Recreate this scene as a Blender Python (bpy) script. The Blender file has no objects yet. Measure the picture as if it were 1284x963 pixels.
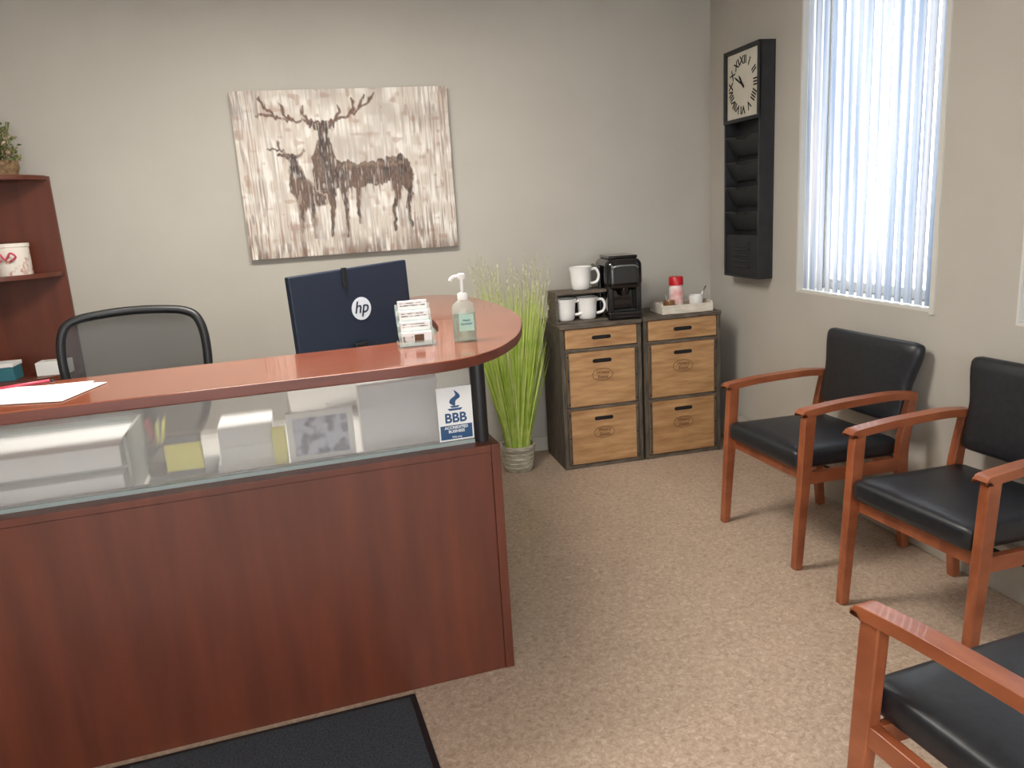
import bpy, bmesh, math, random
import numpy as np
from mathutils import Vector, Matrix, Euler
random.seed(7); np.random.seed(7)
S=bpy.context.scene
COL=S.collection
R=math.radians

def lin(c):
    return tuple(((x/255)/12.92 if x/255<=0.04045 else ((x/255+0.055)/1.055)**2.4) for x in c)+(1.0,)

# ---------------------------------------------------------------- materials
def mat(name,c,rough=0.5,metal=0.0,c2=None,scale=8.0,stretch=(1,1,1),detail=4,bump=0.0,lo=0.35,hi=0.65,spec=0.5,coat=0.0,trans=0.0,emit=None,estr=0.0,alpha=1.0,sub=None):
    m=bpy.data.materials.new(name); m.use_nodes=True
    nt=m.node_tree; N=nt.nodes; L=nt.links
    b=N['Principled BSDF']
    b.inputs['Base Color'].default_value=lin(c)
    b.inputs['Roughness'].default_value=rough
    b.inputs['Metallic'].default_value=metal
    b.inputs['Specular IOR Level'].default_value=spec
    b.inputs['Coat Weight'].default_value=coat
    b.inputs['Transmission Weight'].default_value=trans
    b.inputs['Alpha'].default_value=alpha
    if emit:
        b.inputs['Emission Color'].default_value=lin(emit); b.inputs['Emission Strength'].default_value=estr
    if c2 or bump:
        tc=N.new('ShaderNodeTexCoord'); mp=N.new('ShaderNodeMapping'); mp.inputs['Scale'].default_value=stretch
        nz=N.new('ShaderNodeTexNoise'); nz.inputs['Scale'].default_value=scale; nz.inputs['Detail'].default_value=detail
        L.new(tc.outputs['Object'],mp.inputs['Vector']); L.new(mp.outputs['Vector'],nz.inputs['Vector'])
        if c2:
            r=N.new('ShaderNodeValToRGB'); r.color_ramp.elements[0].position=lo; r.color_ramp.elements[1].position=hi
            r.color_ramp.elements[0].color=lin(c); r.color_ramp.elements[1].color=lin(c2)
            L.new(nz.outputs['Fac'],r.inputs['Fac']); L.new(r.outputs['Color'],b.inputs['Base Color'])
        if bump:
            bp=N.new('ShaderNodeBump'); bp.inputs['Strength'].default_value=bump; bp.inputs['Distance'].default_value=0.01
            L.new(nz.outputs['Fac'],bp.inputs['Height']); L.new(bp.outputs['Normal'],b.inputs['Normal'])
    return m

M={}
M['wall']=mat('wall_paint',(177,172,162),0.75,c2=(181,176,166),scale=3,bump=0.03)
M['ceil']=mat('ceiling_paint',(225,222,214),0.8)
M['white']=mat('white_paint',(228,228,224),0.5)
M['casing']=mat('casing_paint',(204,202,194),0.5)
M['trim']=mat('trim_paint',(196,190,178),0.5)
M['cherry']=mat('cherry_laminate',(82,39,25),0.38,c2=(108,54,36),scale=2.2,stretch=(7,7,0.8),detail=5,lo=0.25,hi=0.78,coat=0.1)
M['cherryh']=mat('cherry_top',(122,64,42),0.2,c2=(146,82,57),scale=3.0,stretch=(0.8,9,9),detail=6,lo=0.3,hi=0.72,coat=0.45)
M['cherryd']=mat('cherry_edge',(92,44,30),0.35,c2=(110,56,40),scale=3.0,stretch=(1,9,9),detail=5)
M['chairwood']=mat('chair_wood',(132,70,42),0.35,c2=(158,90,56),scale=4.0,stretch=(6,1.5,3),detail=5,coat=0.2)
M['leather']=mat('black_vinyl',(24,26,30),0.40,c2=(32,34,39),scale=40,bump=0.06)
M['black']=mat('black_plastic',(22,22,24),0.4)
M['gloss']=mat('gloss_black',(12,12,14),0.15,coat=0.5)
M['metalb']=mat('black_metal',(26,27,30),0.5,c2=(36,37,40),scale=20)
M['silver']=mat('brushed_silver',(170,172,176),0.3,metal=1.0)
M['ceramic']=mat('white_ceramic',(232,230,226),0.18,coat=0.4)
M['paper']=mat('paper',(232,232,230),0.7)
M['laminate']=mat('grey_laminate',(180,178,172),0.5,c2=(190,188,182),scale=20)
M['navy']=mat('navy_plastic',(25,34,50),0.45,c2=(28,38,56),scale=4)
M['logo']=mat('logo_white',(214,218,226),0.4)
M['rustic']=mat('rustic_dark_wood',(66,58,50),0.7,c2=(108,96,82),scale=5,stretch=(2,12,12),detail=6,bump=0.2)
M['rusticv']=mat('rustic_dark_wood_v',(60,53,46),0.7,c2=(98,88,74),scale=5,stretch=(12,12,2),detail=6,bump=0.2)
M['pine']=mat('pine_wood',(150,108,68),0.6,c2=(190,150,104),scale=4,stretch=(1.6,10,10),detail=6,lo=0.3,hi=0.7,bump=0.12)
M['stamp']=mat('stamp_ink',(96,66,44),0.7)
M['dark']=mat('dark_slot',(14,12,10),0.8)
M['mat']=mat('rubber_mat',(38,42,48),0.9,c2=(62,67,74),scale=160,bump=0.5,detail=2)
M['mesh']=mat('chair_mesh',(38,40,42),0.8)
M['cream']=mat('cream_face',(206,202,188),0.6,c2=(192,186,170),scale=6)
M['pot']=mat('pot_glaze',(150,144,126),0.35,c2=(210,204,186),scale=6,stretch=(4,4,30),detail=3,bump=0.4)
M['grass']=mat('grass_green',(134,166,46),0.5,c2=(172,198,70),scale=14)
M['grass2']=mat('grass_light',(178,202,88),0.5,c2=(206,218,126),scale=14)
M['wheat']=mat('tassel_wheat',(186,184,136),0.7,c2=(206,200,160),scale=20)
M['red']=mat('red_plastic',(190,26,34),0.35)
M['yellow']=mat('yellow_note',(230,222,96),0.7)
M['blue']=mat('sign_blue',(28,74,116),0.5)
M['teal']=mat('teal_box',(50,110,122),0.6)
M['pink']=mat('pink_plastic',(206,80,100),0.4)
M['gasket']=mat('gasket',(150,160,156),0.4)
M['bluepat']=mat('blue_pattern',(40,48,96),0.6,c2=(180,186,206),scale=24,lo=0.46,hi=0.54)
M['floral']=mat('floral_print',(232,224,212),0.5,c2=(190,130,112),scale=24,lo=0.56,hi=0.66)
M['wicker']=mat('wicker',(96,74,50),0.8,c2=(140,112,78),scale=60,bump=0.6)
M['flower']=mat('dried_flower',(168,120,126),0.8,c2=(210,190,150),scale=40)
M['leaf']=mat('leaf_green',(72,86,40),0.7,c2=(120,124,72),scale=30)
M['photo']=mat('card_print',(120,110,100),0.6,c2=(215,210,205),scale=60,lo=0.45,hi=0.55)
M['tray']=mat('whitewashed_wood',(196,186,170),0.6,c2=(222,214,200),scale=6,stretch=(2,10,10))
M['heater']=mat('heater_enamel',(168,161,148),0.45)

def transp_mat(name,c,fac,rough=0.3,ior=1.08,diff=0.4):
    m=bpy.data.materials.new(name); m.use_nodes=True; nt=m.node_tree; N=nt.nodes; L=nt.links
    N.clear(); o=N.new('ShaderNodeOutputMaterial')
    rf=N.new('ShaderNodeBsdfRefraction'); rf.inputs['Color'].default_value=(.98,.98,.98,1); rf.inputs['Roughness'].default_value=rough; rf.inputs['IOR'].default_value=ior
    tr=N.new('ShaderNodeBsdfTransparent'); tr.inputs['Color'].default_value=(.98,.98,.98,1)
    tl=N.new('ShaderNodeBsdfTranslucent'); tl.inputs['Color'].default_value=lin(c)
    df=N.new('ShaderNodeBsdfDiffuse'); df.inputs['Color'].default_value=lin(c)
    a=N.new('ShaderNodeMixShader'); a.inputs[0].default_value=fac
    L.new(rf.outputs[0],a.inputs[1]); L.new(tr.outputs[0],a.inputs[2])
    b=N.new('ShaderNodeMixShader'); b.inputs[0].default_value=0.3
    L.new(df.outputs[0],b.inputs[1]); L.new(tl.outputs[0],b.inputs[2])
    d=N.new('ShaderNodeMixShader'); d.inputs[0].default_value=diff
    L.new(a.outputs[0],d.inputs[1]); L.new(b.outputs[0],d.inputs[2])
    g=N.new('ShaderNodeBsdfGlossy'); g.inputs['Roughness'].default_value=0.15
    e=N.new('ShaderNodeMixShader'); e.inputs[0].default_value=0.04
    L.new(d.outputs[0],e.inputs[1]); L.new(g.outputs[0],e.inputs[2]); L.new(e.outputs[0],o.inputs[0])
    return m
M['frost']=transp_mat('frosted_glass',(226,226,222),0.5,0.2,1.10,0.22)
M['clear']=transp_mat('clear_plastic',(214,232,222),0.75,0.05,1.1,0.28)
M['winglass']=transp_mat('window_glass',(230,240,245),0.98,0.0,1.0,0.02)

def net_mat():
    m=bpy.data.materials.new('mesh_net'); m.use_nodes=True; nt=m.node_tree; N=nt.nodes; L=nt.links
    b=N['Principled BSDF']; b.inputs['Base Color'].default_value=lin((56,58,60)); b.inputs['Roughness'].default_value=.8
    tr=N.new('ShaderNodeBsdfTransparent'); mx=N.new('ShaderNodeMixShader'); mx.inputs[0].default_value=0.72
    L.new(tr.outputs[0],mx.inputs[1]); L.new(b.outputs[0],mx.inputs[2]); L.new(mx.outputs[0],N['Material Output'].inputs[0])
    return m
M['net']=net_mat()

def floor_mat():
    m=bpy.data.materials.new('marbled_linoleum'); m.use_nodes=True; nt=m.node_tree; N=nt.nodes; L=nt.links
    b=N['Principled BSDF']; b.inputs['Roughness'].default_value=.42; b.inputs['Specular IOR Level'].default_value=.35
    tc=N.new('ShaderNodeTexCoord')
    n1=N.new('ShaderNodeTexNoise'); n1.inputs['Scale'].default_value=56; n1.inputs['Detail'].default_value=8; n1.inputs['Roughness'].default_value=.8; n1.inputs['Distortion'].default_value=.9
    n2=N.new('ShaderNodeTexNoise'); n2.inputs['Scale'].default_value=6; n2.inputs['Detail'].default_value=4
    n3=N.new('ShaderNodeTexNoise'); n3.inputs['Scale'].default_value=90; n3.inputs['Detail'].default_value=4; n3.inputs['Distortion'].default_value=2
    for n in (n1,n2,n3): L.new(tc.outputs['Object'],n.inputs['Vector'])
    r=N.new('ShaderNodeValToRGB'); cr=r.color_ramp
    cr.elements[0].position=.34; cr.elements[0].color=lin((144,122,104))
    cr.elements[1].position=.66; cr.elements[1].color=lin((210,191,170))
    e=cr.elements.new(.46); e.color=lin((176,153,133)); e=cr.elements.new(.54); e.color=lin((187,165,145))
    L.new(n1.outputs['Fac'],r.inputs['Fac'])
    r3=N.new('ShaderNodeValToRGB'); r3.color_ramp.elements[0].position=.62; r3.color_ramp.elements[1].position=.7
    r3.color_ramp.elements[0].color=(0,0,0,1); r3.color_ramp.elements[1].color=(.6,.6,.6,1)
    L.new(n3.outputs['Fac'],r3.inputs['Fac'])
    mx=N.new('ShaderNodeMixRGB'); mx.inputs[2].default_value=lin((128,104,88))
    L.new(r3.outputs['Color'],mx.inputs[0]); L.new(r.outputs['Color'],mx.inputs[1])
    mx2=N.new('ShaderNodeMixRGB'); mx2.blend_type='MULTIPLY'; mx2.inputs[0].default_value=.2
    L.new(mx.outputs[0],mx2.inputs[1]); L.new(n2.outputs['Fac'],mx2.inputs[2])
    L.new(mx2.outputs[0],b.inputs['Base Color'])
    return m
M['floor']=floor_mat()

def blind_mat():
    m=bpy.data.materials.new('blind_fabric_backlit'); m.use_nodes=True; nt=m.node_tree; N=nt.nodes; L=nt.links
    N.clear(); o=N.new('ShaderNodeOutputMaterial')
    tc=N.new('ShaderNodeTexCoord'); mp=N.new('ShaderNodeMapping'); mp.inputs['Scale'].default_value=(1,1,.03)
    nz=N.new('ShaderNodeTexNoise'); nz.inputs['Scale'].default_value=30; nz.inputs['Detail'].default_value=3
    L.new(tc.outputs['Object'],mp.inputs[0]); L.new(mp.outputs[0],nz.inputs[0])
    r=N.new('ShaderNodeValToRGB'); r.color_ramp.elements[0].position=.34; r.color_ramp.elements[1].position=.66
    r.color_ramp.elements[0].color=lin((120,132,150)); r.color_ramp.elements[1].color=lin((178,175,178))  # daylight seen through white slats, painted in as blue and pinkish streaks
    e=r.color_ramp.elements.new(.5); e.color=lin((150,157,168))
    L.new(nz.outputs['Fac'],r.inputs[0])
    tl=N.new('ShaderNodeBsdfTranslucent'); df=N.new('ShaderNodeBsdfDiffuse'); mx=N.new('ShaderNodeMixShader'); mx.inputs[0].default_value=.5
    L.new(r.outputs[0],tl.inputs[0]); L.new(r.outputs[0],df.inputs[0])
    L.new(tl.outputs[0],mx.inputs[1]); L.new(df.outputs[0],mx.inputs[2]); L.new(mx.outputs[0],o.inputs[0])
    return m
M['blind']=blind_mat()

# ---------------------------------------------------------------- builders
def empty(name,loc=(0,0,0),rot=(0,0,0)):
    e=bpy.data.objects.new(name,None); e.location=loc; e.rotation_euler=rot; e.empty_display_size=.1; COL.objects.link(e); return e
def obj(name,verts,faces,m,parent=None,loc=(0,0,0),rot=(0,0,0),smooth=False):
    me=bpy.data.meshes.new(name); me.from_pydata([tuple(v) for v in verts],[],faces); me.update()
    bm=bmesh.new(); bm.from_mesh(me); bmesh.ops.recalc_face_normals(bm,faces=bm.faces); bm.to_mesh(me); bm.free()
    o=bpy.data.objects.new(name,me); COL.objects.link(o)
    if isinstance(m,(list,tuple)):
        for q in m: me.materials.append(q)
    else: me.materials.append(m)
    o.location=loc; o.rotation_euler=rot
    if parent: o.parent=parent
    if smooth:
        for p in me.polygons: p.use_smooth=True
    return o
def bevel(o,w,seg=2):
    b=o.modifiers.new('bevel','BEVEL'); b.width=w; b.segments=seg; b.limit_method='ANGLE'; b.angle_limit=R(40); b.harden_normals=True
    for p in o.data.polygons: p.use_smooth=True
    return o
BF=[(0,3,2,1),(4,5,6,7),(0,1,5,4),(1,2,6,5),(2,3,7,6),(3,0,4,7)]
def bv(x0,x1,y0,y1,z0,z1):
    return [(x0,y0,z0),(x1,y0,z0),(x1,y1,z0),(x0,y1,z0),(x0,y0,z1),(x1,y0,z1),(x1,y1,z1),(x0,y1,z1)]
def box(name,x0,x1,y0,y1,z0,z1,m,parent=None,bev=0.0,loc=(0,0,0),rot=(0,0,0),seg=2):
    o=obj(name,bv(x0,x1,y0,y1,z0,z1),BF,m,parent,loc,rot)
    if bev: bevel(o,bev,seg)
    return o
def boxes(name,lst,m,parent=None,bev=0.0,loc=(0,0,0),rot=(0,0,0)):
    V=[];F=[]
    for b in lst:
        n=len(V); V+=bv(*b); F+=[tuple(i+n for i in f) for f in BF]
    o=obj(name,V,F,m,parent,loc,rot)
    if bev: bevel(o,bev)
    return o
def lathe(name,prof,m,parent=None,loc=(0,0,0),rot=(0,0,0),n=32,sx=1,sy=1):
    V=[];F=[]
    for (r,z) in prof:
        for i in range(n):
            a=2*math.pi*i/n; V.append((r*math.cos(a)*sx,r*math.sin(a)*sy,z))
    for j in range(len(prof)-1):
        for i in range(n):
            k=(i+1)%n; F.append((j*n+i,j*n+k,(j+1)*n+k,(j+1)*n+i))
    if prof[0][0]>1e-5: F.append(tuple(range(n))[::-1])
    if prof[-1][0]>1e-5: F.append(tuple((len(prof)-1)*n+i for i in range(n)))
    o=obj(name,V,F,m,parent,loc,rot,True)
    o.data.set_sharp_from_angle(angle=R(50)); return o
def crom(P,k=6,closed=False):
    P=[Vector(p) for p in P]; out=[]; n=len(P)
    for i in range(n if closed else n-1):
        if closed: a,b,c,d=P[i-1],P[i],P[(i+1)%n],P[(i+2)%n]
        else: a,b,c,d=P[max(i-1,0)],P[i],P[i+1],P[min(i+2,n-1)]
        for s in range(k):
            t=s/k
            out.append(.5*((2*b)+(c-a)*t+(2*a-5*b+4*c-d)*t*t+(3*b-a-3*c+d)*t**3))
    if not closed: out.append(P[-1])
    return out
def tube(name,pts,r,m,parent=None,closed=False,n=10,loc=(0,0,0),rot=(0,0,0)):
    pts=[Vector(p) for p in pts]; V=[];F=[]; L=len(pts); up=Vector((0,0,1))
    prev=None
    for i,p in enumerate(pts):
        if closed: t=(pts[(i+1)%L]-pts[i-1])
        else: t=pts[min(i+1,L-1)]-pts[max(i-1,0)]
        t.normalize()
        if prev is None:
            a=t.cross(up); 
            if a.length<.1: a=t.cross(Vector((1,0,0)))
        else: a=prev-t*prev.dot(t)
        a.normalize(); prev=a.copy(); b=t.cross(a)
        rr=r[i] if isinstance(r,(list,tuple)) else r
        for k in range(n):
            an=2*math.pi*k/n; V.append(p+a*rr*math.cos(an)+b*rr*math.sin(an))
    for i in range(L if closed else L-1):
        j=(i+1)%L
        for k in range(n):
            q=(k+1)%n; F.append((i*n+k,i*n+q,j*n+q,j*n+k))
    if not closed: F.append(tuple(range(n))); F.append(tuple((L-1)*n+k for k in range(n)))
    return obj(name,V,F,m,parent,loc,rot,True)
def beam(name,P,x0,x1,m,parent,bev=.006):
    """rectangular bar swept in the YZ plane; P=(y,z,thickness)"""
    V=[];F=[];L=len(P)
    for i,p in enumerate(P):
        a=P[max(i-1,0)]; b=P[min(i+1,L-1)]
        t=Vector((b[0]-a[0],b[1]-a[1])).normalized(); nn=Vector((-t.y,t.x))*p[2]/2
        for s,x in ((1,x0),(1,x1),(-1,x1),(-1,x0)):
            V.append((x,p[0]+nn.x*s,p[1]+nn.y*s))
    for i in range(L-1):
        for k in range(4):
            q=(k+1)%4; F.append((i*4+k,i*4+q,i*4+4+q,i*4+4+k))
    F.append((0,1,2,3)); F.append(tuple((L-1)*4+k for k in range(4)))
    o=obj(name,V,F,m,parent); bevel(o,bev,2); return o
def prism(name,outline,z0,z1,m,parent=None,bev=0,loc=(0,0,0),rot=(0,0,0)):
    n=len(outline); V=[(p[0],p[1],z0) for p in outline]+[(p[0],p[1],z1) for p in outline]
    F=[tuple(range(n))[::-1],tuple(range(n,2*n))]+[(i,(i+1)%n,n+(i+1)%n,n+i) for i in range(n)]
    o=obj(name,V,F,m,parent,loc,rot)
    if bev: bevel(o,bev,2)
    return o
def cushion(name,w,d,h,r,m,parent,loc,rot=(0,0,0),crown=0.0,curve=0.0,flare=0.0):
    bm=bmesh.new(); bmesh.ops.create_cube(bm,size=2)
    bmesh.ops.subdivide_edges(bm,edges=bm.edges[:],cuts=11,use_grid_fill=True)
    H=Vector((w/2,d/2,h/2))
    for v in bm.verts:
        p=Vector([math.sin(c*math.pi/2) for c in v.co]); q=Vector((p.x*H.x,p.y*H.y,p.z*H.z))
        inn=Vector([max(-(H[i]-r),min(H[i]-r,q[i])) for i in range(3)]); dd=q-inn
        if dd.length>0: q=inn+dd.normalized()*r
        f=(1-p.x**2)*(1-p.y**2)
        q.z+=crown*f*(1 if p.z>0 else 0.1)
        q.z+=curve*(p.x**2)
        if flare:
            t=max(0,min(1,(q.y/H.y+.15)/1.0)); t=t*t*(3-2*t); q.x*=1+flare*t
        v.co=q
    me=bpy.data.meshes.new(name); bm.to_mesh(me); bm.free(); me.materials.append(m)
    for p in me.polygons: p.use_smooth=True
    o=bpy.data.objects.new(name,me); COL.objects.link(o); o.parent=parent; o.location=loc; o.rotation_euler=rot
    return o
def text(name,s,size,m,parent,loc,rot=(R(90),0,0),ext=.0006,shear=0,bold=0):
    c=bpy.data.curves.new(name,'FONT'); c.body=s; c.size=size; c.extrude=ext; c.align_x='CENTER'; c.align_y='CENTER'; c.shear=shear; c.offset=bold
    c.materials.append(m); o=bpy.data.objects.new(name,c); COL.objects.link(o); o.parent=parent; o.location=loc; o.rotation_euler=rot; return o

# ---------------------------------------------------------------- room
XR=2.33; YB=4.5; XL=-2.9; YF=-2.2; H=2.75
box('floor',XL,XR+.2,YF,YB+.15,-.1,0,M['floor'])
box('ceiling',XL,XR+.2,YF,YB+.15,H,H+.1,M['ceil'])
box('wall_back',XL-.15,XR+.2,YB,YB+.15,0,H,M['wall'])
box('wall_left',XL-.15,XL,YF,YB,0,H,M['wall'])
FX0,FX1,FZ0,FZ1=-1.7,1.9,.35,2.45
boxes('wall_front',[(XL-.15,XR+.2,YF-.15,YF,0,FZ0),(XL-.15,XR+.2,YF-.15,YF,FZ1,H),(XL-.15,FX0,YF-.15,YF,FZ0,FZ1),(FX1,XR+.2,YF-.15,YF,FZ0,FZ1)],M['wall'])
W=[(2.62,3.567),(1.279,2.226)]; ZS=.99; ZT=2.52
segs=[(XR,XR+.2,YF,YB,0,ZS),(XR,XR+.2,YF,YB,ZT,H),(XR,XR+.2,YF,1.279,ZS,ZT),(XR,XR+.2,2.226,2.62,ZS,ZT),(XR,XR+.2,3.567,YB,ZS,ZT)]
boxes('wall_right',segs,M['wall'])
boxes('baseboard_back',[(XL,XR,YB-.012,YB,0,.09)],M['trim'],bev=.003)
boxes('baseboard_left',[(XL,XL+.012,YF,YB-.012,0,.09)],M['trim'],bev=.003)
for i,(a,b) in enumerate(W):
    e=empty('window_%d'%(i+1),(XR+.1,(a+b)/2,ZS))
    w=(b-a)/2; h=ZT-ZS
    boxes('reveal',[(-.1,.1,-w,-w+.012,0,h),(-.1,.1,w-.012,w,0,h),(-.1,.1,-w+.012,w-.012,0,.012),(-.1,.1,-w+.012,w-.012,h-.012,h)],M['casing'],e)
    boxes('sash',[(.05,.09,-w+.012,-w+.06,.012,h-.012),(.05,.09,w-.06,w-.012,.012,h-.012),(.05,.09,-w+.06,w-.06,.012,.06),(.05,.09,-w+.06,w-.06,h-.06,h-.012)],M['white'],e,bev=.004)
    box('glass_pane',.068,.072,-w+.06,w-.06,.06,h-.06,M['winglass'],e)
    box('casing_right',-.106,-.1,-w-.012,-w+.012,-.008,h+.01,M['casing'],e)
    bl=empty('vertical_blind',(XR+.026,(a+b)/2,ZS+.0))
    box('headrail',-.02,.02,-w+.014,w-.014,h-.05,h-.013,M['white'],bl,bev=.003)
    V=[];F=[]; ns=15; pitch=(2*w-.03)/ns
    for k in range(ns):
        yc=-w+.015+pitch*(k+.5); ang=R(76+random.uniform(-4,4)); sw=pitch*1.18
        for j in range(9):
            t=(j/8-.5); lx=.010*math.cos(t*math.pi); ly=t*sw
            x=lx*math.sin(ang)+ly*math.cos(ang); y=yc+ly*math.sin(ang)-lx*math.cos(ang)
            y=max(-w+.0125,min(w-.0125,y))
            V.append((x-.004,y,.016)); V.append((x-.004,y,h-.05))
        n=len(V)-18
        for j in range(8): F.append((n+2*j,n+2*j+2,n+2*j+3,n+2*j+1))
    me=obj('slats',V,F,M['blind'],bl,smooth=True)
# unseen window added behind the camera for even daylight on the back wall
e=empty('window_3',((FX0+FX1)/2,YF-.075,FZ0)); w=(FX1-FX0)/2; h=FZ1-FZ0
boxes('mullions',[(-w,-w+.06,-.03,.03,0,h),(w-.06,w,-.03,.03,0,h),(-w+.06,w-.06,-.03,.03,0,.06),(-w+.06,w-.06,-.03,.03,h-.06,h),(-.63,-.57,-.03,.03,.06,h-.06),(.57,.63,-.03,.03,.06,h-.06)],M['metalb'],e)
box('glass_pane',-w+.06,w-.06,-.003,.003,.06,h-.06,M['winglass'],e)

e=empty('baseboard_heater',(XR,2.6,0))
box('heater_cover',-.052,-.002,-1.75,1.5,.0,.19,M['heater'],e,bev=.006)
box('heater_slot',-.055,-.051,-1.74,1.49,.15,.166,M['dark'],e)

# ---------------------------------------------------------------- ceiling fixtures + light
def fixture(x,y,power,name='ceiling_light'):
    e=empty(name,(x,y,H))
    boxes('frame',[(-.62,-.6,-.32,.32,-.04,0),(.6,.62,-.32,.32,-.04,0),(-.6,.6,-.32,-.3,-.04,0),(-.6,.6,.3,.32,-.04,0)],M['white'],e)
    box('diffuser',-.6,.6,-.3,.3,-.02,-.005,mat('diffuser',(250,248,240),.5,emit=(255,246,230),estr=3),e)
    l=bpy.data.lights.new('lamp','AREA'); l.shape='RECTANGLE'; l.size=1.18; l.size_y=.58; l.energy=power; l.color=(1,.96,.90)
    o=bpy.data.objects.new('lamp',l); COL.objects.link(o); o.parent=e; o.location=(0,0,-.03)
fixture(-.1,2.7,74); fixture(-.3,-.6,38)

# ---------------------------------------------------------------- guest chairs
def guest_chair(name,loc,rz):
    e=empty(name,(loc[0],loc[1],0),(0,0,R(rz))); w=.2825; wd=M['chairwood']
    for s,n in ((-1,'left'),(1,'right')):
        xo=s*w; xi=s*(w-.034); a,b=min(xo,xi),max(xo,xi)
        beam('front_leg_'+n,[(.262,0,.036),(.25,.2,.042),(.236,.42,.05),(.226,.6,.052),(.222,.65,.05)],a,b,wd,e)
        P=crom([(.252,.652,0),(.235,.657,0),(.1,.668,0),(-.05,.672,0),(-.17,.672,0),(-.275,.662,0)],4)
        xo2=s*(w+.006); xi2=s*(w-.042)
        beam('arm_'+n,[(p.x,p.y,.03) for p in P],min(xo2,xi2),max(xo2,xi2),wd,e,.01)
        P=crom([(-.268,0,.036),(-.245,.22,.044),(-.232,.42,.05),(-.25,.56,.044),(-.272,.675,.034)],4)
        beam('rear_leg_'+n,[(p.x,p.y,p.z) for p in P],a,b,wd,e)
        beam('side_rail_'+n,[(.225,.385,.05),(-.215,.375,.05)],a+.004,b-.004,wd,e,.003)
    box('front_rail',-w+.03,w-.03,.2,.222,.36,.412,wd,e,.003)
    box('rear_rail',-w+.03,w-.03,-.235,-.21,.35,.40,wd,e,.003)
    box('back_rail',-w+.03,w-.03,-.272,-.252,.57,.62,wd,e,.003)
    cushion('seat',.494,.50,.082,.028,M['leather'],e,(0,.012,.447),(R(1.5),0,0),crown=.012)
    cushion('backrest',.492,.345,.062,.03,M['leather'],e,(0,-.262,.705),(R(101),0,0),crown=.006,curve=.014,flare=.13)
    return e
guest_chair('guest_chair',(1.953,2.847),93.5)
guest_chair('guest_chair',(1.99,2.03),95)
guest_chair('guest_chair',(1.278,1.02),6)

# ---------------------------------------------------------------- reception desk
D=empty('reception_desk',(.453,2.268,0),(0,0,R(4.9)))
LX=-2.0
box('front_panel',LX,-.03,.004,.03,0,.76,M['cherry'],D,.002)
box('end_panel',-.03,0,0,1.55,0,.785,M['cherry'],D,.002)
box('panel_cap',LX,-.031,-.004,.13,.762,.785,M['cherry'],D,.002)
box('left_end_panel',LX-.03,LX,0,.75,0,.785,M['cherry'],D,.002)
box('work_surface',LX,-.031,.13,.80,.71,.738,M['laminate'],D,.003)
box('return_surface',-.60,-.031,.80,1.55,.71,.738,M['laminate'],D,.003)
box('return_leg',-.60,-.58,.82,1.54,0,.71,M['cherry'],D)
box('glass_front',LX+.02,-.068,.055,.061,.79,1.064,M['frost'],D)
box('glass_channel',LX+.02,-.068,.047,.069,.785,.797,M['gasket'],D)
box('glass_edge',-.03,-.024,.10,1.5,.786,1.064,M['frost'],D)
lathe('post',[(.024,0),(.024,.28)],M['black'],D,(-.043,.061,.785),n=24)
lathe('post_back',[(.024,0),(.024,.28)],M['black'],D,(-.03,1.5,.785),n=24)
lathe('post_left',[(.024,0),(.024,.28)],M['black'],D,(LX+.0,.061,.785),n=24)
right=crom([(-.32,-.165,0),(-.16,-.15,0),(-.06,-.10,0),(.02,-.02,0),(.075,.06,0),(.13,.155,0),(.205,.335,0),(.275,.56,0),(.315,.85,0),(.318,1.15,0),(.29,1.42,0),(.22,1.58,0),(.12,1.63,0),(.03,1.6,0),(-.005,1.5,0)],5)
inner=crom([(-.01,1.1,0),(-.03,.75,0),(-.06,.5,0),(-.12,.33,0),(-.25,.265,0),(-.4,.25,0)],4)
out=[(LX-.04,-.14)]+[(-1.2,-.145)]+[(p.x,p.y) for p in right]+[(p.x,p.y) for p in inner]+[(LX-.04,.25)]
ct=prism('transaction_top',out,1.065,1.096,M['cherryh'],D,bev=.004)
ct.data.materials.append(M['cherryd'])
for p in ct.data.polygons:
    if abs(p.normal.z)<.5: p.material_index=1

sg=empty('accreditation_sign',D.matrix_basis@Vector((-.124,.053,.80)),(0,0,R(4.9)))
box('sign_card',-.056,.056,-.0012,.0015,0,.172,M['paper'],sg,.0005)
box('blue_band',-.051,.051,-.0018,-.0012,.005,.05,M['blue'],sg)
text('big_letters','BBB',.042,M['blue'],sg,(0,-.0016,.072),bold=.0012)
text('small_letters','ACCREDITED\nBUSINESS',.0125,M['paper'],sg,(0,-.0022,.036),bold=.0003)
text('web_letters','bbb.org',.010,M['paper'],sg,(0,-.0022,.012))
def flat(name,pts,y,m,parent,th=.0006):
    n=len(pts); V=[(p[0],y,p[1]) for p in pts]+[(p[0],y+th,p[1]) for p in pts]
    F=[tuple(range(n)),tuple(range(n,2*n))[::-1]]+[(i,(i+1)%n,n+(i+1)%n,n+i) for i in range(n)]
    return obj(name,V,F,m,parent)
fl=crom([(0,.112,0),(-.016,.122,0),(-.012,.134,0),(.004,.146,0),(.0,.162,0),(.014,.15,0),(.018,.138,0),(.004,.128,0)],5,True)
flat('torch_flame',[(p.x,p.y) for p in fl],-.0018,M['blue'],sg)
flat('torch_base',[(-.024,.104),(.024,.104),(.018,.097),(-.018,.097)],-.0018,M['blue'],sg)
flat('torch_cup',[(-.016,.112),(.016,.112),(.01,.106),(-.01,.106)],-.0018,M['blue'],sg)

def onD(x,y,z): return D.matrix_basis@Vector((x,y,z))
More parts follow.
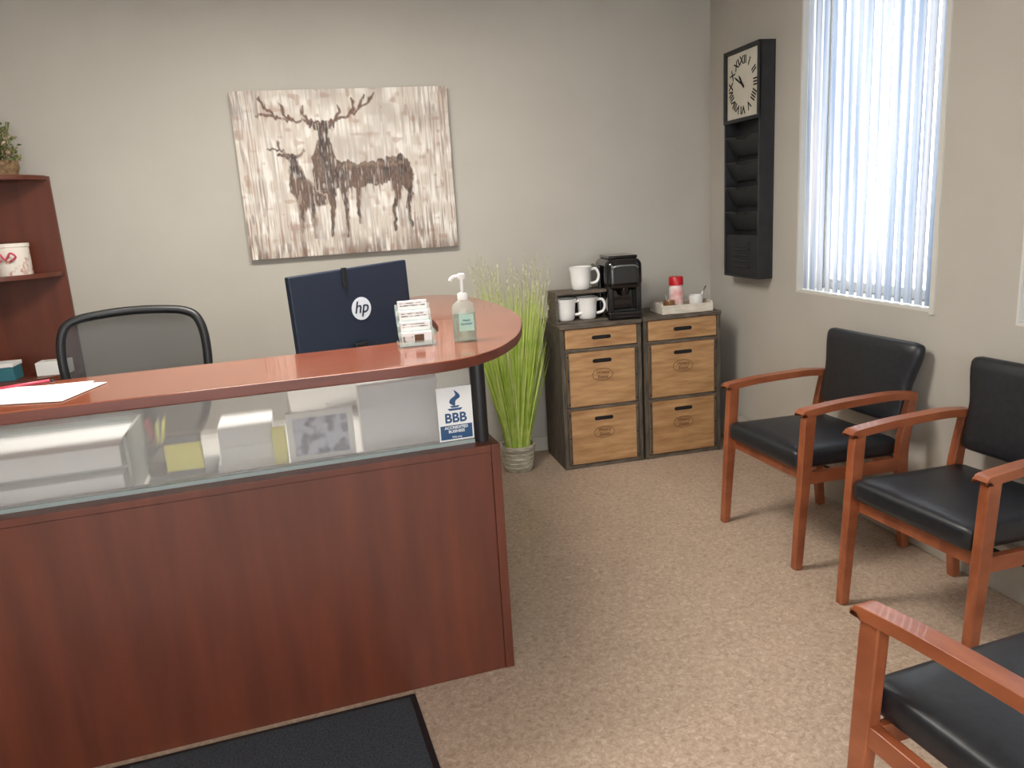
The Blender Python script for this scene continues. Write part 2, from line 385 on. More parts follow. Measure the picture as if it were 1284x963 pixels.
# card holder : four stacked pockets of business cards
c=empty('business_card_holder',onD(-.205,.165,1.096),(0,0,R(1)))
for k in range(4):
    y0=.020*k-.035; z0=.031*k
    box('pocket_floor_%d'%k,-.055,.055,y0,y0+.024,z0,z0+.003,M['clear'],c)
    box('pocket_front_%d'%k,-.055,.055,y0,y0+.002,z0+.003,z0+.018,M['clear'],c)
    box('pocket_back_%d'%k,-.055,.055,y0+.022,y0+.0245,z0+.003,z0+.034,M['clear'],c)
    box('cards_%d'%k,-.046,.046,y0+.007,y0+.021,z0+.003,z0+.045,M['paper'],c,.0008)
    if k==0:
        box('card_portrait',-.008,.022,y0+.0062,y0+.007,z0+.012,z0+.038,M['stamp'],c)
        box('card_header',-.044,-.012,y0+.0062,y0+.007,z0+.016,z0+.034,M['photo'],c)
    else:
        boxes('card_print_%d'%k,[(-.04,.03,y0+.0062,y0+.007,z0+.036,z0+.039),(-.04,.04,y0+.0062,y0+.007,z0+.028,z0+.032)],M['photo'],c)
boxes('holder_sides',[(-.0575,-.055,-.035,.05,0,.012),(.055,.0575,-.035,.05,0,.012)],M['clear'],c)
# sanitizer
c=empty('hand_sanitizer_bottle',onD(-.050,.145,1.096),(0,0,R(5)))
lathe('bottle',[(.0,.0),(.034,.0),(.038,.004),(.038,.10),(.034,.118),(.018,.13),(.014,.134),(.014,.138)],M['clear'],c,sy=.68)
lathe('gel',[(.0,.003),(.035,.004),(.035,.09),(.0,.091)],mat('gel',(206,226,208),.1,trans=.85),c,sy=.62)
lathe('collar',[(.016,.132),(.016,.150),(.012,.154)],M['white'],c)
lathe('stem',[(.005,.15),(.005,.20)],M['white'],c,n=12)
tube('nozzle',crom([(.012,0,.205),(-.01,0,.207),(-.03,0,.203),(-.037,0,.193)],4),.0055,M['white'],c)
lathe('pump_head',[(.011,.197),(.013,.205),(.012,.213),(.006,.215)],M['white'],c,n=16)
flat('label',[(-.024,.035),(.024,.035),(.024,.088),(-.024,.088)],-.0275,mat('label_film',(170,204,186),.4),c,.001)
text('label_text','Hand\nSanitizer',.011,M['blue'],c,(0,-.0282,.064))
# papers & pen
c=empty('paper_sheets',onD(-1.28,.07,1.096),(0,0,R(-6)))
box('sheet_lower',-.17,.14,-.11,.11,0,.0015,M['paper'],c,rot=(0,0,R(5)))
box('sheet_upper',-.13,.17,-.115,.10,.0018,.003,M['paper'],c,rot=(0,0,R(-8)))
c=empty('pen',onD(-1.30,.205,1.096),(0,0,R(25)))
tube('barrel',[(-.07,0,.0055),(.05,0,.0055)],.0048,M['pink'],c)
tube('tip',[(.05,0,.0055),(.066,0,.004)],[.0045,.001],M['black'],c)

# items on the work surface behind glass
WS=.738
c=empty('paper_tray',onD(-1.27,.29,WS),(0,0,R(4)))
boxes('tray_shelves',[(-.24,.2,-.14,.14,0,.01),(-.24,.2,-.14,.14,.1,.108),(-.24,-.232,-.14,.14,.0,.19),(.192,.2,-.14,.14,0,.19),(-.24,.2,.132,.14,0,.19)],M['gasket'],c)
box('paper_stack',-.22,.18,-.16,.12,.0105,.085,M['paper'],c); box('paper_stack_top',-.22,.18,-.15,.12,.1085,.17,M['paper'],c)
c=empty('desk_phone',onD(-.95,.235,WS),(0,0,R(0)))
box('phone_base',-.08,.10,-.09,.1,0,.05,mat('grey_plastic',(104,106,108),.5),c,.01); box('handset',-.075,-.025,-.09,.1,.05,.10,M['black'],c,.012); box('sticky_note',-.018,.083,-.099,-.091,.07,.15,M['yellow'],c); box('display',-.015,.08,-.09,-.06,.05,.17,mat('phone_grey',(84,88,90),.5),c,.004)
c=empty('envelope_stack',onD(-.74,.27,WS),(0,0,R(3)))
boxes('envelopes',[(-.1,.08,-.08,.1,0,.05),(-.09,.07,-.07,.1,.05,.10),(-.09,.07,-.06,.1,.10,.16)],M['paper'],c)
c=empty('framed_picture',onD(-.53,.145,WS),(R(0),0,R(2)))
boxes('frame',[(-.1,.1,-.008,.008,0,.058),(-.1,.1,-.008,.008,.177,.195),(-.1,-.082,-.008,.008,.058,.177),(.082,.1,-.008,.008,.058,.177)],M['white'],c)
box('picture',-.082,.082,-.004,.004,.058,.177,M['bluepat'],c)
box('stand',-.02,.02,.008,.06,0,.006,M['black'],c)
c=empty('notepad',onD(-.655,.145,WS),(0,0,R(-6)))
box('pad',-.020,.020,-.008,.006,0,.16,M['yellow'],c,.002)
c=empty('white_binder',onD(-.27,.24,WS),(0,0,R(4)))
box('binder_cover',-.13,.13,-.03,.03,0,.24,M['paper'],c,.004)
c=empty('pencil_cup',onD(-1.03-.0,.40,WS)); lathe('cup',[(0,0),(.035,0),(.038,.10),(.035,.10),(.033,.004),(0,.004)],M['black'],c)
for k in range(5):
    a=k*1.3; tube('pencil_%d'%k,[(0,0,.01),(.03*math.cos(a),.03*math.sin(a),.17)],.0035,[M['yellow'],M['blue'],M['red'],M['black'],M['yellow']][k],c,n=6)

# ---------------------------------------------------------------- monitor
pl=Vector((-.165,3.0,0)); pr=Vector((.303,3.3,0)); mid=(pl+pr)/2; ang=math.atan2(.3,.468)
c=empty('computer_monitor',(mid.x,mid.y,.738),(0,0,ang))
TR=(0,R(-1.8),0)
box('housing',-.278,.278,-.012,.02,-.17,.17,M['navy'],c,.006,loc=(0,0,.400),rot=TR)
box('screen',-.268,.268,.02,.0215,-.155,.16,M['gloss'],c,loc=(0,0,.400),rot=TR)
box('stand_neck',-.03,.03,-.03,-.0125,.01,.27,M['black'],c,.004)
box('stand_foot',-.12,.12,-.12,.10,0,.012,M['black'],c,.004)
box('webcam_mount',-.052,-.030,-.022,-.010,.5,.575,M['black'],c,.003)
lathe('logo_disc',[(0,0),(.046,0),(.046,.002),(0,.002)],M['logo'],c,(.025,-.0125,.405),(R(90),0,0),n=36)
text('logo_letters','hp',.068,M['navy'],c,(.023,-.0155,.409),shear=.25,bold=.0005)

# ---------------------------------------------------------------- office chair
c=empty('office_chair',(-.815,3.38,0),(0,0,R(8)))
P=crom([(-.21,-.02,.70),(-.255,-.03,.86),(-.268,-.02,1.03),(-.25,0,1.13),(-.20,.015,1.168),(-.1,.025,1.182),(0,.03,1.186),(.1,.025,1.182),(.20,.015,1.168),(.25,0,1.13),(.268,-.02,1.03),(.255,-.03,.86),(.21,-.02,.70),(.12,0,.63),(-.12,0,.63)],5,True)
tube('back_frame',P,.018,M['black'],c,closed=True,n=10)
V=[];F=[];nx,nz=16,16
def hwid(z):
    pts=[(.63,.12),(.70,.21),(.86,.255),(1.03,.268),(1.13,.25),(1.168,.20),(1.182,.1)]
    for (a,b),(c_,d) in zip(pts[:-1],pts[1:]):
        if z<=c_: return b+(d-b)*(z-a)/(c_-a)
    return .1
for j in range(nz+1):
    z=.635+(1.178-.635)*j/nz; t=(z-.635)/.543; hw=hwid(z)
    for i in range(nx+1):
        s=-1+2*i/nx; V.append((hw*s,.0+.045*(1-s*s)-.03*math.sin(t*3.1),z))
for j in range(nz):
    for i in range(nx): a=j*(nx+1)+i; F.append((a,a+1,a+nx+2,a+nx+1))
obj('back_net',V,F,M['net'],c,smooth=True)
tube('back_spine',crom([(0,.10,.45),(0,.12,.62),(0,.10,.8),(0,.075,.9)],5),.022,M['black'],c)
tube('lumbar_bar',crom([(-.25,.0,.84),(-.12,.085,.84),(.12,.085,.84),(.25,.0,.84)],5),.012,M['black'],c)
cushion('seat',.50,.48,.08,.035,M['mesh'],c,(0,-.16,.47),crown=.01)
for s in (-1,1):
    tube('arm_post',crom([(s*.24,-.12,.44),(s*.30,-.12,.46),(s*.31,-.12,.6),(s*.31,-.12,.65)],4),.014,M['black'],c)
    box('arm_pad',s*.31-.04,s*.31+.04,-.26,0,.65,.675,M['black'],c,.01)
lathe('gas_column',[(.03,.09),(.03,.3),(.022,.3),(.022,.44)],M['silver'],c,(0,-.14,0),n=16)
for k in range(5):
    a=2*math.pi*k/5+.3; d=Vector((math.cos(a),math.sin(a),0))
    tube('base_arm_%d'%k,[Vector((0,-.14,.11)),Vector((0,-.14,.085))+d*.29],[.026,.015],M['black'],c)
    lathe('caster_%d'%k,[(.001,-.02),(.026,-.02),(.026,.02),(.001,.02)],M['black'],c,Vector((0,-.14,.026))+d*.29,(R(90),0,a),n=16)

# ---------------------------------------------------------------- bookcase with rounded end shelves
c=empty('corner_bookcase',(-1.354,YB-.002,0))
box('back_panel',-1.2,0,-.016,0,0,1.8,M['cherry'],c,.001)
box('divider',-.475,-.455,-.34,-.016,0,1.8,M['cherry'],c,.001)
box('far_end',-1.2,-1.18,-.34,-.016,0,1.8,M['cherry'],c,.001)
for k,z in enumerate((.06,.46,.78,1.30,1.78)):
    pts=[(-.455,-.016),(-.455,-.335)]+[(-.455+.445*math.sin(t),-.016-.319*math.cos(t)) for t in [i*math.pi/2/14 for i in range(1,15)]]
    o=prism('round_shelf_%d'%k,pts,z,z+.022,M['cherry'],c,.001)
    box('shelf_%d'%k,-1.18,-.475,-.335,-.016,z,z+.022,M['cherry'],c,.001)
bx=-1.354
c=empty('floral_canister',(bx-.195,YB-.14,1.322))
lathe('can',[(0,0),(.078,0),(.080,.005),(.080,.135),(.084,.138),(.084,.155),(0,.157)],M['floral'],c)
tube('ribbon',crom([(-.02,-.087,.07),(-.05,-.095,.1),(-.02,-.1,.11),(0,-.09,.08),(.03,-.1,.11),(.05,-.095,.09),(.02,-.087,.07)],4),.005,M['pink'],c)
c=empty('dried_flower_basket',(bx-.155,YB-.13,1.802))
lathe('basket',[(0,0),(.055,0),(.068,.04),(.064,.07),(.056,.07)],M['wicker'],c)
V=[];F=[];MI=[]
for k in range(400):
    a=random.uniform(0,6.28); r=random.uniform(0,.085); z=.07+random.uniform(0,.21)*(1-.5*r/.085)
    p=Vector((r*math.cos(a),r*math.sin(a),z)); s=random.uniform(.007,.015); n=len(V)
    ax=Vector((random.uniform(-1,1),random.uniform(-1,1),random.uniform(-.3,1))).normalized(); b=ax.orthogonal().normalized(); q=ax.cross(b)
    V+=[p-b*s,p+q*s*.6,p+b*s,p-q*s*.6,p+ax*s*.6]; F+=[(n,n+1,n+4),(n+1,n+2,n+4),(n+2,n+3,n+4),(n+3,n,n+4)]; MI+=[k%3==0]*4
o=obj('blooms',V,F,[M['leaf'],M['flower']],c)
for i,p in enumerate(o.data.polygons): p.material_index=int(MI[i])
for k in range(14):
    a=random.uniform(0,6.28); r=.06
    tube('stem_%d'%k,[(0,0,.03),(r*.4*math.cos(a),r*.4*math.sin(a),.13),(r*math.cos(a),r*math.sin(a),.25)],.0025,M['leaf'],c,n=5)
c=empty('tissue_box',(bx-.105,YB-.12,.802)); box('carton',-.075,.075,-.05,.05,0,.07,M['paper'],c,.003); box('slot',-.04,.04,-.015,.015,.07,.0715,M['trim'],c)
c=empty('storage_box',(bx-.33,YB-.17,.802)); box('body',-.07,.07,-.06,.06,0,.07,M['teal'],c,.003); box('lid',-.073,.073,-.063,.063,.07,.09,M['paper'],c,.003)
# ---------------------------------------------------------------- painting
def vnoise(nu,nv,gu,gv):
    g=np.random.rand(gv+2,gu+2); x=np.linspace(0,gu,nu,endpoint=False); y=np.linspace(0,gv,nv,endpoint=False)
    xi=x.astype(int); yi=y.astype(int); fx=x-xi; fy=(y-yi)[:,None]
    fx=(fx*fx*(3-2*fx))[None,:]; fy=fy*fy*(3-2*fy)
    a=g[np.ix_(yi,xi)]; b=g[np.ix_(yi,xi+1)]; c_=g[np.ix_(yi+1,xi)]; d=g[np.ix_(yi+1,xi+1)]
    return (a*(1-fx)+b*fx)*(1-fy)+(c_*(1-fx)+d*fx)*fy
NU,NV=400,304
U,Vv=np.meshgrid(np.linspace(0,1,NU),np.linspace(0,1,NV))
PXc=290+U*269+Vv*20; PYc=113+Vv*206
warp=(vnoise(NU,NV,60,40)-.5)*2.6; warp2=(vnoise(NU,NV,100,14)-.5)*6
PX=PXc+warp; PY=PYc+warp2
def cap(a,b,ra,rb,soft=1.6):
    ax,ay=a;bx_,by=b; dx,dy=bx_-ax,by-ay; t=np.clip(((PX-ax)*dx+(PY-ay)*dy)/(dx*dx+dy*dy+1e-6),0,1)
    d=np.hypot(PX-ax-t*dx,PY-ay-t*dy); r=ra+(rb-ra)*t
    return np.clip((r-d)/soft+.5,0,1)
def union(L):
    m=np.zeros_like(U)
    for q in L: m=np.maximum(m,cap(*q))
    return m
# stag : head front-on, neck, trunk to the right, haunch, four jointed legs
stag=[((402,158),(402,166),6.5,6),((402,166),(402,182),5.5,3.6),((403,178),(402,196),8,13),((402,196),(408,222),14,19),((412,216),(440,220),19,16),((440,220),(470,218),15,14),((470,218),(496,212),15,16),((498,210),(508,228),14,10),
 ((396,158),(384,152),3,2),((396,159),(388,157),3,2.5),((408,158),(420,151),3,2),((408,159),(415,156),3,2.5),
 ((412,232),(414,258),6.5,3.2),((414,258),(413,292),2.8,2.4),((428,232),(431,258),6.5,3.2),((431,258),(433,296),2.8,2.4),((446,230),(446,250),4,2.4),((446,250),(449,280),2.4,1.8),
 ((494,222),(498,246),8,4),((498,246),(493,262),3.6,2.6),((493,262),(495,290),2.5,2.2),((508,224),(514,246),8,3.6),((514,246),(511,262),3.2,2.4),((511,262),(516,286),2.4,2.0),((510,206),(517,222),2.5,1.5)]
ant=[]
for s in [[(399,154),(386,150),(366,150),(347,145),(332,134),(325,121)],[(366,150),(354,141),(350,128)],[(347,145),(336,143),(321,141)],[(386,150),(377,143),(377,133)],
          [(405,154),(418,150),(434,147),(446,138),(453,121)],[(434,147),(441,137),(438,125)],[(446,138),(458,132),(465,120)],[(418,150),(423,142),(421,134)]]:
    for a,b in zip(s[:-1],s[1:]): ant.append((a,b,2.0,1.5,1.4))
doe=[((364,196),(365,204),6,5.4),((365,204),(366,214),5,3.4),((367,210),(372,228),7,12),((372,228),(384,246),13,15),((384,244),(398,248),14,10),((359,195),(348,189),3,2),((369,194),(378,187),3,2),
 ((374,252),(376,272),5.5,3),((376,272),(375,298),2.6,2.2),((388,254),(390,272),5.5,3),((390,272),(392,296),2.6,2.2),((360,192),(350,184),1.4,1.3),((350,184),(334,182),1.3,1.1),((350,184),(346,175),1.3,1.0)]
mstag=union(stag+ant); mdoe=union(doe); mask=np.maximum(mstag,mdoe)
drip=vnoise(NU,NV,130,3)
sm=mask.copy()
for s in range(2,40,2):
    sh=np.zeros_like(mask); sh[s:]=mask[:-s]
    sm=np.maximum(sm,.75*sh*np.clip((drip-.60-s/90)*9,0,1)*(1-s/48)*np.clip((PYc-215)/20,0,1))
streak=vnoise(NU,NV,130,5); streak2=vnoise(NU,NV,220,9); blot=vnoise(NU,NV,9,6); blot2=vnoise(NU,NV,28,16); fine=vnoise(NU,NV,180,60)
def C(r,g,b): return np.array(lin((r,g,b))[:3])
def mixc(A,col,f): return A*(1-f[...,None])+col*f[...,None]
img=np.ones(U.shape+(3,))*C(200,191,179)
img=mixc(img,C(226,221,213),np.clip((blot2-.40)*3,0,1)*.85)
img=mixc(img,C(172,157,144),np.clip((streak-.54)*3,0,1)*.5)
img=mixc(img,C(164,154,146),np.clip((blot-.54)*3,0,1)*.5)
edge=np.clip(np.abs(U-.5)*2-.4,0,1)*1.3+np.clip(Vv-.64,0,1)*2.2
img=mixc(img,C(134,94,74),np.clip((streak2-.53)*4,0,1)*np.clip(edge,0,1)*.75)
img=mixc(img,C(108,94,84),np.clip((streak*blot2-.30)*5,0,1)*np.clip(edge+.10,0,1)*.6)
img=mixc(img,C(150,112,92),np.clip((vnoise(NU,NV,34,26)-.74)*7,0,1)*.45)
img=mixc(img,C(96,72,58),np.clip((Vv-.84)*6,0,1)*np.clip((vnoise(NU,NV,40,6)-.42)*4,0,1)*.75)
deer=sm*(0.88+.12*np.clip((.5*streak2+.6*fine-.3)*3,0,1))
deer*=1-np.clip((streak*vnoise(NU,NV,80,30)-.46)*6,0,1)*.5
deer*=1-np.clip((PYc-270)/45,0,1)*np.clip((streak-.4)*4,0,1)*.8
dc=np.ones(U.shape+(3,))*C(88,67,56)
dc=mixc(dc,C(54,42,38),np.clip((blot2-.42)*3,0,1)*.8); dc=mixc(dc,C(124,96,78),np.clip((streak2-.58)*4,0,1)*.6)
dc=mixc(dc,C(160,140,124),np.clip((fine*streak-.46)*6,0,1)*.5)
# back light along the trunk, dark faces, antlers plain brown, doe edge picked out against the stag
dc=mixc(dc,C(146,122,104),np.clip(1-np.abs(PY-207)/3.5,0,1)*((PX>425)&(PX<505))*.5)
inner_doe=np.clip(mdoe-union([(q[0],q[1],max(q[2]-2,.2),max(q[3]-2,.2))+tuple(q[4:]) for q in doe]),0,1)
dc=mixc(dc,C(172,150,132),inner_doe*(PX>366)*.6)
dc=mixc(dc,C(48,36,33),np.clip(union([((402,156),(402,182),7,5),((365,196),(366,213),6,4)])*.85,0,1))
dc=mixc(dc,C(120,96,82),union([((402,160),(402,172),1.6,1.2),((365,199),(365,206),1.3,1)])*.7)
dc=mixc(dc,C(104,74,58),union(ant)*.8)
img=img*(1-deer[...,None])+dc*deer[...,None]
img=mixc(img,C(232,226,218),np.clip((vnoise(NU,NV,190,14)-.78)*6,0,1)*.45)
c=empty('deer_painting',(.147,YB,1.308))
PW,PH=1.147,.872
V=[(-PW/2+PW*i/(NU-1),-.0385,PH-PH*j/(NV-1)) for j in range(NV) for i in range(NU)]
F=[(j*NU+i,(j+1)*NU+i,(j+1)*NU+i+1,j*NU+i+1) for j in range(NV-1) for i in range(NU-1)]
me=bpy.data.meshes.new('painted_canvas'); me.from_pydata(V,[],F)
ca=me.color_attributes.new('Col','FLOAT_COLOR','POINT')
ca.data.foreach_set('color',np.concatenate([img.reshape(-1,3),np.ones((NU*NV,1))],1).astype(np.float32).ravel())
m=mat('oil_paint',(200,190,180),.6); at=m.node_tree.nodes.new('ShaderNodeVertexColor'); at.layer_name='Col'
m.node_tree.links.new(at.outputs['Color'],m.node_tree.nodes['Principled BSDF'].inputs['Base Color']); me.materials.append(m)
o=bpy.data.objects.new('painted_canvas',me); COL.objects.link(o); o.parent=c
box('canvas_stretcher',-PW/2,PW/2,-.038,-.001,0,PH,mat('canvas_edge',(150,138,124),.7,c2=(100,86,74),scale=20),c,.002)

# ---------------------------------------------------------------- clock + wall file organiser
c=empty('wall_clock_file_organizer',(XR-.001,3.972,1.043),(0,0,R(-90)))
hw=.185; Ht=1.22
boxes('case',[(-hw,hw,-.012,0,0,Ht),(-hw,-hw+.014,-.09,-.012,0,Ht),(hw-.014,hw,-.09,-.012,0,Ht),(-hw+.014,hw-.014,-.09,-.012,Ht-.014,Ht),(-hw+.014,hw-.014,-.09,-.012,0,.014)],M['metalb'],c,.002)
box('clock_box',-hw+.014,hw-.014,-.075,-.012,.85,Ht-.014,M['metalb'],c)
box('clock_face',-hw+.020,hw-.020,-.08,-.075,.862,Ht-.022,M['cream'],c)
boxes('clock_frame',[(-hw,hw,-.096,-.08,.840,.860),(-hw,hw,-.096,-.08,Ht-.02,Ht),(-hw,-hw+.018,-.096,-.08,.860,Ht-.02),(hw-.018,hw,-.096,-.08,.860,Ht-.02)],M['metalb'],c,.002)
cz=(.862+Ht-.026)/2
for k,s in enumerate(['XII','I','II','III','IIII','V','VI','VII','VIII','IX','X','XI']):
    a=R(30*k); text('numeral_%s'%s,s,.060,M['dark'],c,(.125*math.sin(a),-.0808,cz+.125*math.cos(a)),(R(90),a,0),bold=.001)
for nm,a,l,w in (('minute_hand',-60,.11,.005),('hour_hand',-38,.07,.007)):
    a=R(a); d=Vector((math.sin(a),math.cos(a))); q=Vector((d.y,-d.x))*w/1.4
    flat(nm,[(-d.x*.02+q.x,cz-d.y*.02+q.y),(-d.x*.02-q.x,cz-d.y*.02-q.y),(d.x*l*.7-q.x*1.4,cz+d.y*l*.7-q.y*1.4),(d.x*l,cz+d.y*l),(d.x*l*.7+q.x*1.4,cz+d.y*l*.7+q.y*1.4)],-.083,M['dark'],c,.001)
lathe('hub',[(0,0),(.008,0),(.006,.004),(0,.004)],M['dark'],c,(0,-.081,cz),(R(90),0,0),n=16)
for k in range(4):
    z=.26+k*.135
    V=[(-hw+.016,-.088,z+.10),(hw-.016,-.088,z+.10),(hw-.016,-.035,z),(-hw+.016,-.035,z)]
    V+=[(v[0],v[1]+.004,v[2]+.001) for v in V]
    obj('pocket_%d'%k,V,BF,M['metalb'],c)
    tube('pocket_lip_%d'%k,[(-hw+.016,-.089,z+.10),(-.06,-.089,z+.10),(-.045,-.089,z+.085),(.045,-.089,z+.085),(.06,-.089,z+.10),(hw-.016,-.089,z+.10)],.0035,M['metalb'],c,n=6)
box('lower_panel',-hw+.014,hw-.014,-.082,-.078,.014,.235,M['metalb'],c)
for k in range(5): 
    box('louver_%d'%k,-.085,.085,-.094,-.08,.055+k*.032,.071+k*.032,M['metalb'],c,.005)

# ---------------------------------------------------------------- crate cabinets
def cabinet(name,x0,dz=0,w=.482):
    c=empty(name,(x0,4.072,0)); Hc=.845+dz; dp=.37
    for s,n in ((0,'left'),(1,'right')):
        a=0 if s==0 else w-.024
        box('side_'+n,a,a+.024,-.004,dp,0,Hc-.022,M['rusticv'],c,.002)
    box('back',.024,w-.024,dp-.012,dp,0,Hc-.022,M['rusticv'],c)
    box('top',-.004,w+.001,-.014,dp,Hc-.022,Hc,M['rustic'],c,.003)
    box('bottom',.024,w-.024,0,dp-.012,.0,.025,M['rustic'],c)
    box('divider_upper',.024,w-.024,-.003,dp-.012,.688,.706,M['rustic'],c,.001); box('divider_lower',.024,w-.024,-.003,dp-.012,.350,.368,M['rustic'],c,.001)
    for k,(a,b) in enumerate(((.028,.347),(.371,.685),(.709,Hc-.025))):
        xa,xb=.028,w-.028
        box('crate_front_%d'%k,xa,xb,-.006,.014,a,b,M['pine'],c,.003)
        boxes('crate_sides_%d'%k,[(xa,xa+.012,.014,dp-.03,a,b),(xb-.012,xb,.014,dp-.03,a,b),(xa+.012,xb-.012,.014,dp-.03,a,a+.01)],M['pine'],c)
        xm=(xa+xb)/2
        zs=b-.055 if k<2 else (a+b)/2
        pts=[(xm+s*.045+.012*math.cos(t)*1.0,zs+.011*math.sin(t)) for s,ts in ((1,[-1.57+i*.314 for i in range(11)]),(-1,[1.57+i*.314 for i in range(11)])) for t in ts]
        flat('hand_slot_%d'%k,pts,-.0075,M['dark'],c,.002)
        if k<2:
            tube('stamp_ring_%d'%k,[(xm+.062*math.cos(t),-.0066,(a+b)/2+.02+.034*math.sin(t)) for t in [2*math.pi*i/30 for i in range(30)]],.0012,M['stamp'],c,closed=True,n=5)
            text('stamp_text_%d'%k,'Winery\nEstate',.026,M['stamp'],c,(xm,-.0066,(a+b)/2+.02),shear=.3)
            for xx in (xa,xb-.016): boxes('strap_%d'%k,[(xx,xx+.016,-.0085,-.006,a,b)],M['rusticv'],c)
            st=[]
            for zz in (a+.02,(a+b)/2,b-.02):
                for xx in (xa+.008,xb-.008): st.append((xx-.004,xx+.004,-.011,-.0085,zz-.004,zz+.004))
            boxes('studs_%d'%k,st,M['dark'],c,.001)
    return c
cabinet('crate_cabinet',1.192); cabinet('crate_cabinet',1.688,.006)
TZ=.845
def mug(name,loc,s=1.0,rz=0,parent=None):
    c=empty(name,loc,(0,0,R(rz)))
    lathe('cup',[(0,0),(.030*s,0),(.036*s,.006*s),(.038*s,.03*s),(.041*s,.07*s),(.047*s,.09*s),(.044*s,.09*s),(.037*s,.06*s),(.033*s,.01*s),(0,.008*s)],M['ceramic'],c)
    tube('handle',crom([(.040*s,0,.076*s),(.062*s,0,.078*s),(.074*s,0,.054*s),(.064*s,0,.028*s),(.038*s,0,.022*s)],5),.006*s,M['ceramic'],c,n=8)
    return c
c=empty('mug_rack',(1.192,4.13,TZ+.0005))
boxes('rack_box',[(0,.32,0,.17,0,.012),(0,.32,0,.17,.162,.178),(0,.014,0,.17,.012,.162),(.306,.32,0,.17,.012,.162),(.014,.306,.158,.17,.012,.162)],M['rustic'],c,.002)
mug('coffee_mug',(1.266,4.185,TZ+.013),1.38,-15); mug('coffee_mug',(1.395,4.185,TZ+.013),1.38,-15)
mug('coffee_mug',(1.37,4.21,TZ+.179),1.45,-10)

c=empty('coffee_maker',(1.605,4.23,TZ+.0005),(0,0,R(-6))); G=M['gloss']
box('base',-.10,.10,-.15,.14,0,.05,G,c,.014,seg=3)
box('drip_tray',-.065,.065,-.145,-.09,.05,.056,M['metalb'],c,.002)
box('column',-.10,.10,-.085,.14,.04,.25,G,c,.02,seg=4)
boxes('cheeks',[(-.10,-.062,-.14,-.08,.04,.22),(.062,.10,-.14,-.08,.04,.22)],G,c,.012)
box('head',-.108,.108,-.155,.14,.165,.345,G,c,.045,seg=6)
box('lid',-.085,.085,-.12,.10,.342,.360,G,c,.009,seg=3)
tube('handle',crom([(-.075,-.156,.29),(-.05,-.166,.305),(.05,-.166,.305),(.075,-.156,.29)],5),.0045,M['silver'],c)
box('water_tank',-.132,-.108,-.06,.13,.03,.31,mat('smoke_tank',(24,26,30),.1,trans=.1),c,.012,seg=3)
lathe('brew_nozzle',[(.02,0),(.035,.03),(.035,.05)],G,c,(0,-.11,.135),n=20)

c=empty('serving_tray',(1.975,4.18,TZ+.0065),(0,0,R(-3)))
boxes('tray',[(-.155,.155,-.10,.10,0,.01),(-.155,.155,-.10,-.09,.01,.05),(-.155,.155,.09,.10,.01,.05),(-.155,-.145,-.09,.09,.01,.06),(.145,.155,-.09,.09,.01,.06)],M['tray'],c,.002)
TT=TZ+.0168
c=empty('creamer_jar',(1.965,4.225,TT))
lathe('jar',[(0,0),(.04,0),(.042,.01),(.042,.125),(.036,.14)],mat('jar_label',(214,150,146),.3,c2=(236,232,226),scale=14),c)
lathe('lid',[(.042,.14),(.042,.185),(.038,.19),(0,.19)],M['red'],c)
c=empty('sugar_bowl',(2.055,4.15,TT))
lathe('bowl',[(0,0),(.028,0),(.038,.03),(.044,.08),(.040,.08),(.034,.03),(.025,.006),(0,.006)],M['ceramic'],c)
tube('spoon',[(0,0,.012),(.04,.0,.09),(.065,.0,.13)],[.006,.003,.004],M['silver'],c,n=8)
c=empty('copper_cup',(1.885,4.15,TT)); lathe('cup',[(0,0),(.03,0),(.036,.06),(.034,.06),(.028,.004),(0,.004)],mat('copper',(180,140,104),.3,metal=.8),c)
tube('stir_spoon',[(0,0,.01),(-.03,-.02,.095)],.003,M['silver'],c,n=6)

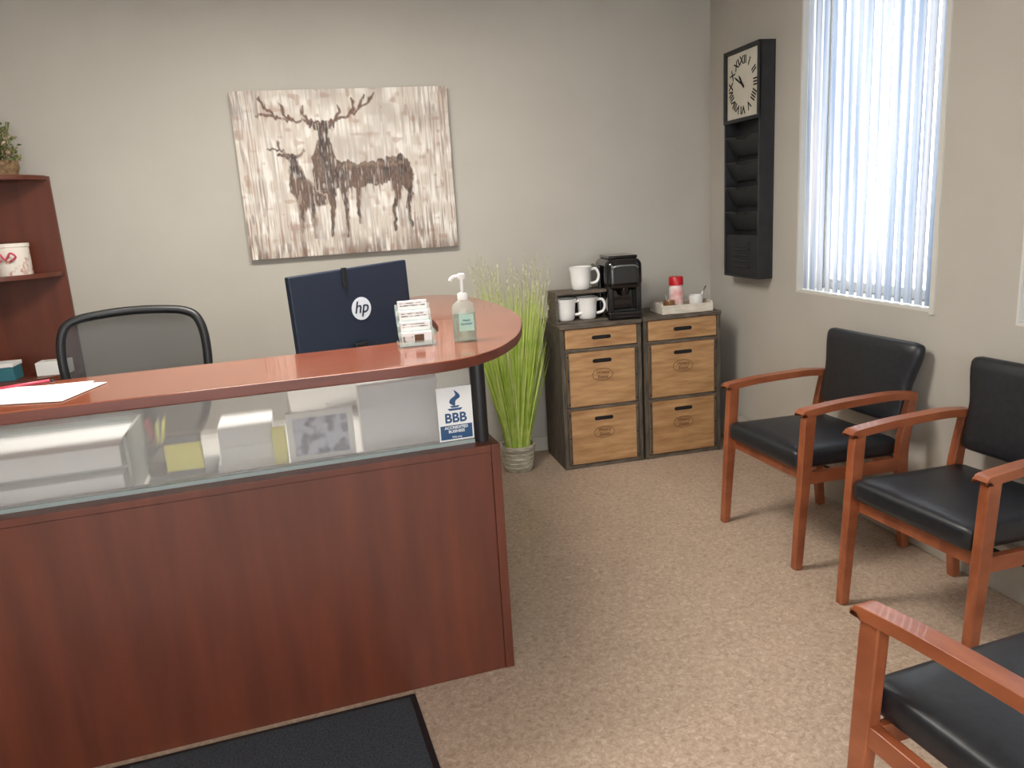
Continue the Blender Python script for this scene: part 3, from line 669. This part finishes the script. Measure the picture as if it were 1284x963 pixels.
# ---------------------------------------------------------------- potted grass
c=empty('potted_grass',(.945,4.209,0))
lathe('pot',[(0,0),(.075,0),(.082,.01),(.096,.09),(.098,.135),(.104,.14),(.104,.158),(.092,.158),(.088,.14),(0,.135)],M['pot'],c,n=40)
for k in range(4): tube('pot_band_%d'%k,[((.088+.0028*k)*math.cos(t),(.088+.0028*k)*math.sin(t),.03+k*.027) for t in [2*math.pi*i/40 for i in range(40)]],.004,M['pot'],c,closed=True,n=6)
V=[];F=[];MI=[]
def blade(h,spread,w,mi,base=.068):
    a=random.uniform(0,6.283); r0=base*math.sqrt(random.random()); tip=spread*math.sqrt(random.random())
    a2=a+random.uniform(-.5,.5); n0=len(V); K=6
    wa=random.uniform(-.6,.6); wd=Vector((math.cos(wa),math.sin(wa),0))
    for k in range(K+1):
        t=k/K; rr=tip*(t**1.1)
        p=Vector((r0*math.cos(a)+rr*math.cos(a2),r0*math.sin(a)+rr*math.sin(a2),.13+h*t))
        ww=w*(1-t**3*.9); V.append(p-wd*ww); V.append(p+wd*ww)
    for k in range(K): F.append((n0+2*k,n0+2*k+1,n0+2*k+3,n0+2*k+2)); MI.append(mi)
    return p
for k in range(700): blade(random.uniform(.50,.86),.155,.0033,0 if random.random()<.6 else 1)
for k in range(260): blade(random.uniform(.75,1.0),.17,.0025,1)
tips=[]
for k in range(90): tips.append(blade(random.uniform(.8,1.12),.21,.0016,2))
for p in tips:
    d=Vector((p.x*.6,p.y*.6,.35)).normalized()
    for q in range(16):
        s=p-d*.13*(q/16); an=random.uniform(0,6.28); e1=Vector((math.cos(an),math.sin(an),1.6)).normalized()*.018; sd=Vector((-math.sin(an),math.cos(an),0))*.0022
        n0=len(V); V+=[s-sd,s+sd,s+e1]; F.append((n0,n0+1,n0+2)); MI.append(2)
V=[Vector((v.x,min(v.y,.26),v.z)) for v in V]
o=obj('grass_blades',V,F,[M['grass'],M['grass2'],M['wheat']],c)
for i,p in enumerate(o.data.polygons): p.material_index=MI[i]

# ---------------------------------------------------------------- floor mat
c=empty('floor_mat',(.1116,2.229-.012,0),(0,0,R(4.9)))
box('mat_border',-1.75,0,-.92,-.003,0,.008,M['black'],c,.003); box('mat_pile',-1.73,-.02,-.90,-.023,.008,.013,M['mat'],c,.002)

# ---------------------------------------------------------------- world / camera
w=bpy.data.worlds.new('World'); S.world=w; w.use_nodes=True
w.node_tree.nodes['Background'].inputs[0].default_value=(.92,.96,1,1); w.node_tree.nodes['Background'].inputs[1].default_value=6.4
cam=bpy.data.cameras.new('camera'); co=bpy.data.objects.new('camera',cam); COL.objects.link(co)
cam.sensor_fit='HORIZONTAL'; cam.sensor_width=36; cam.lens=27.03; cam.clip_start=.05
Mx=Matrix.Rotation(R(-12.5),4,'Z')@Matrix.Rotation(R(90-12.85),4,'X')@Matrix.Rotation(R(-3.5),4,'Z')
co.matrix_world=Matrix.Translation((0,0,1.5))@Mx
S.camera=co
S.view_settings.view_transform='Standard'; S.view_settings.look='None'; S.view_settings.exposure=0
print('DONE objects',len(bpy.data.objects))
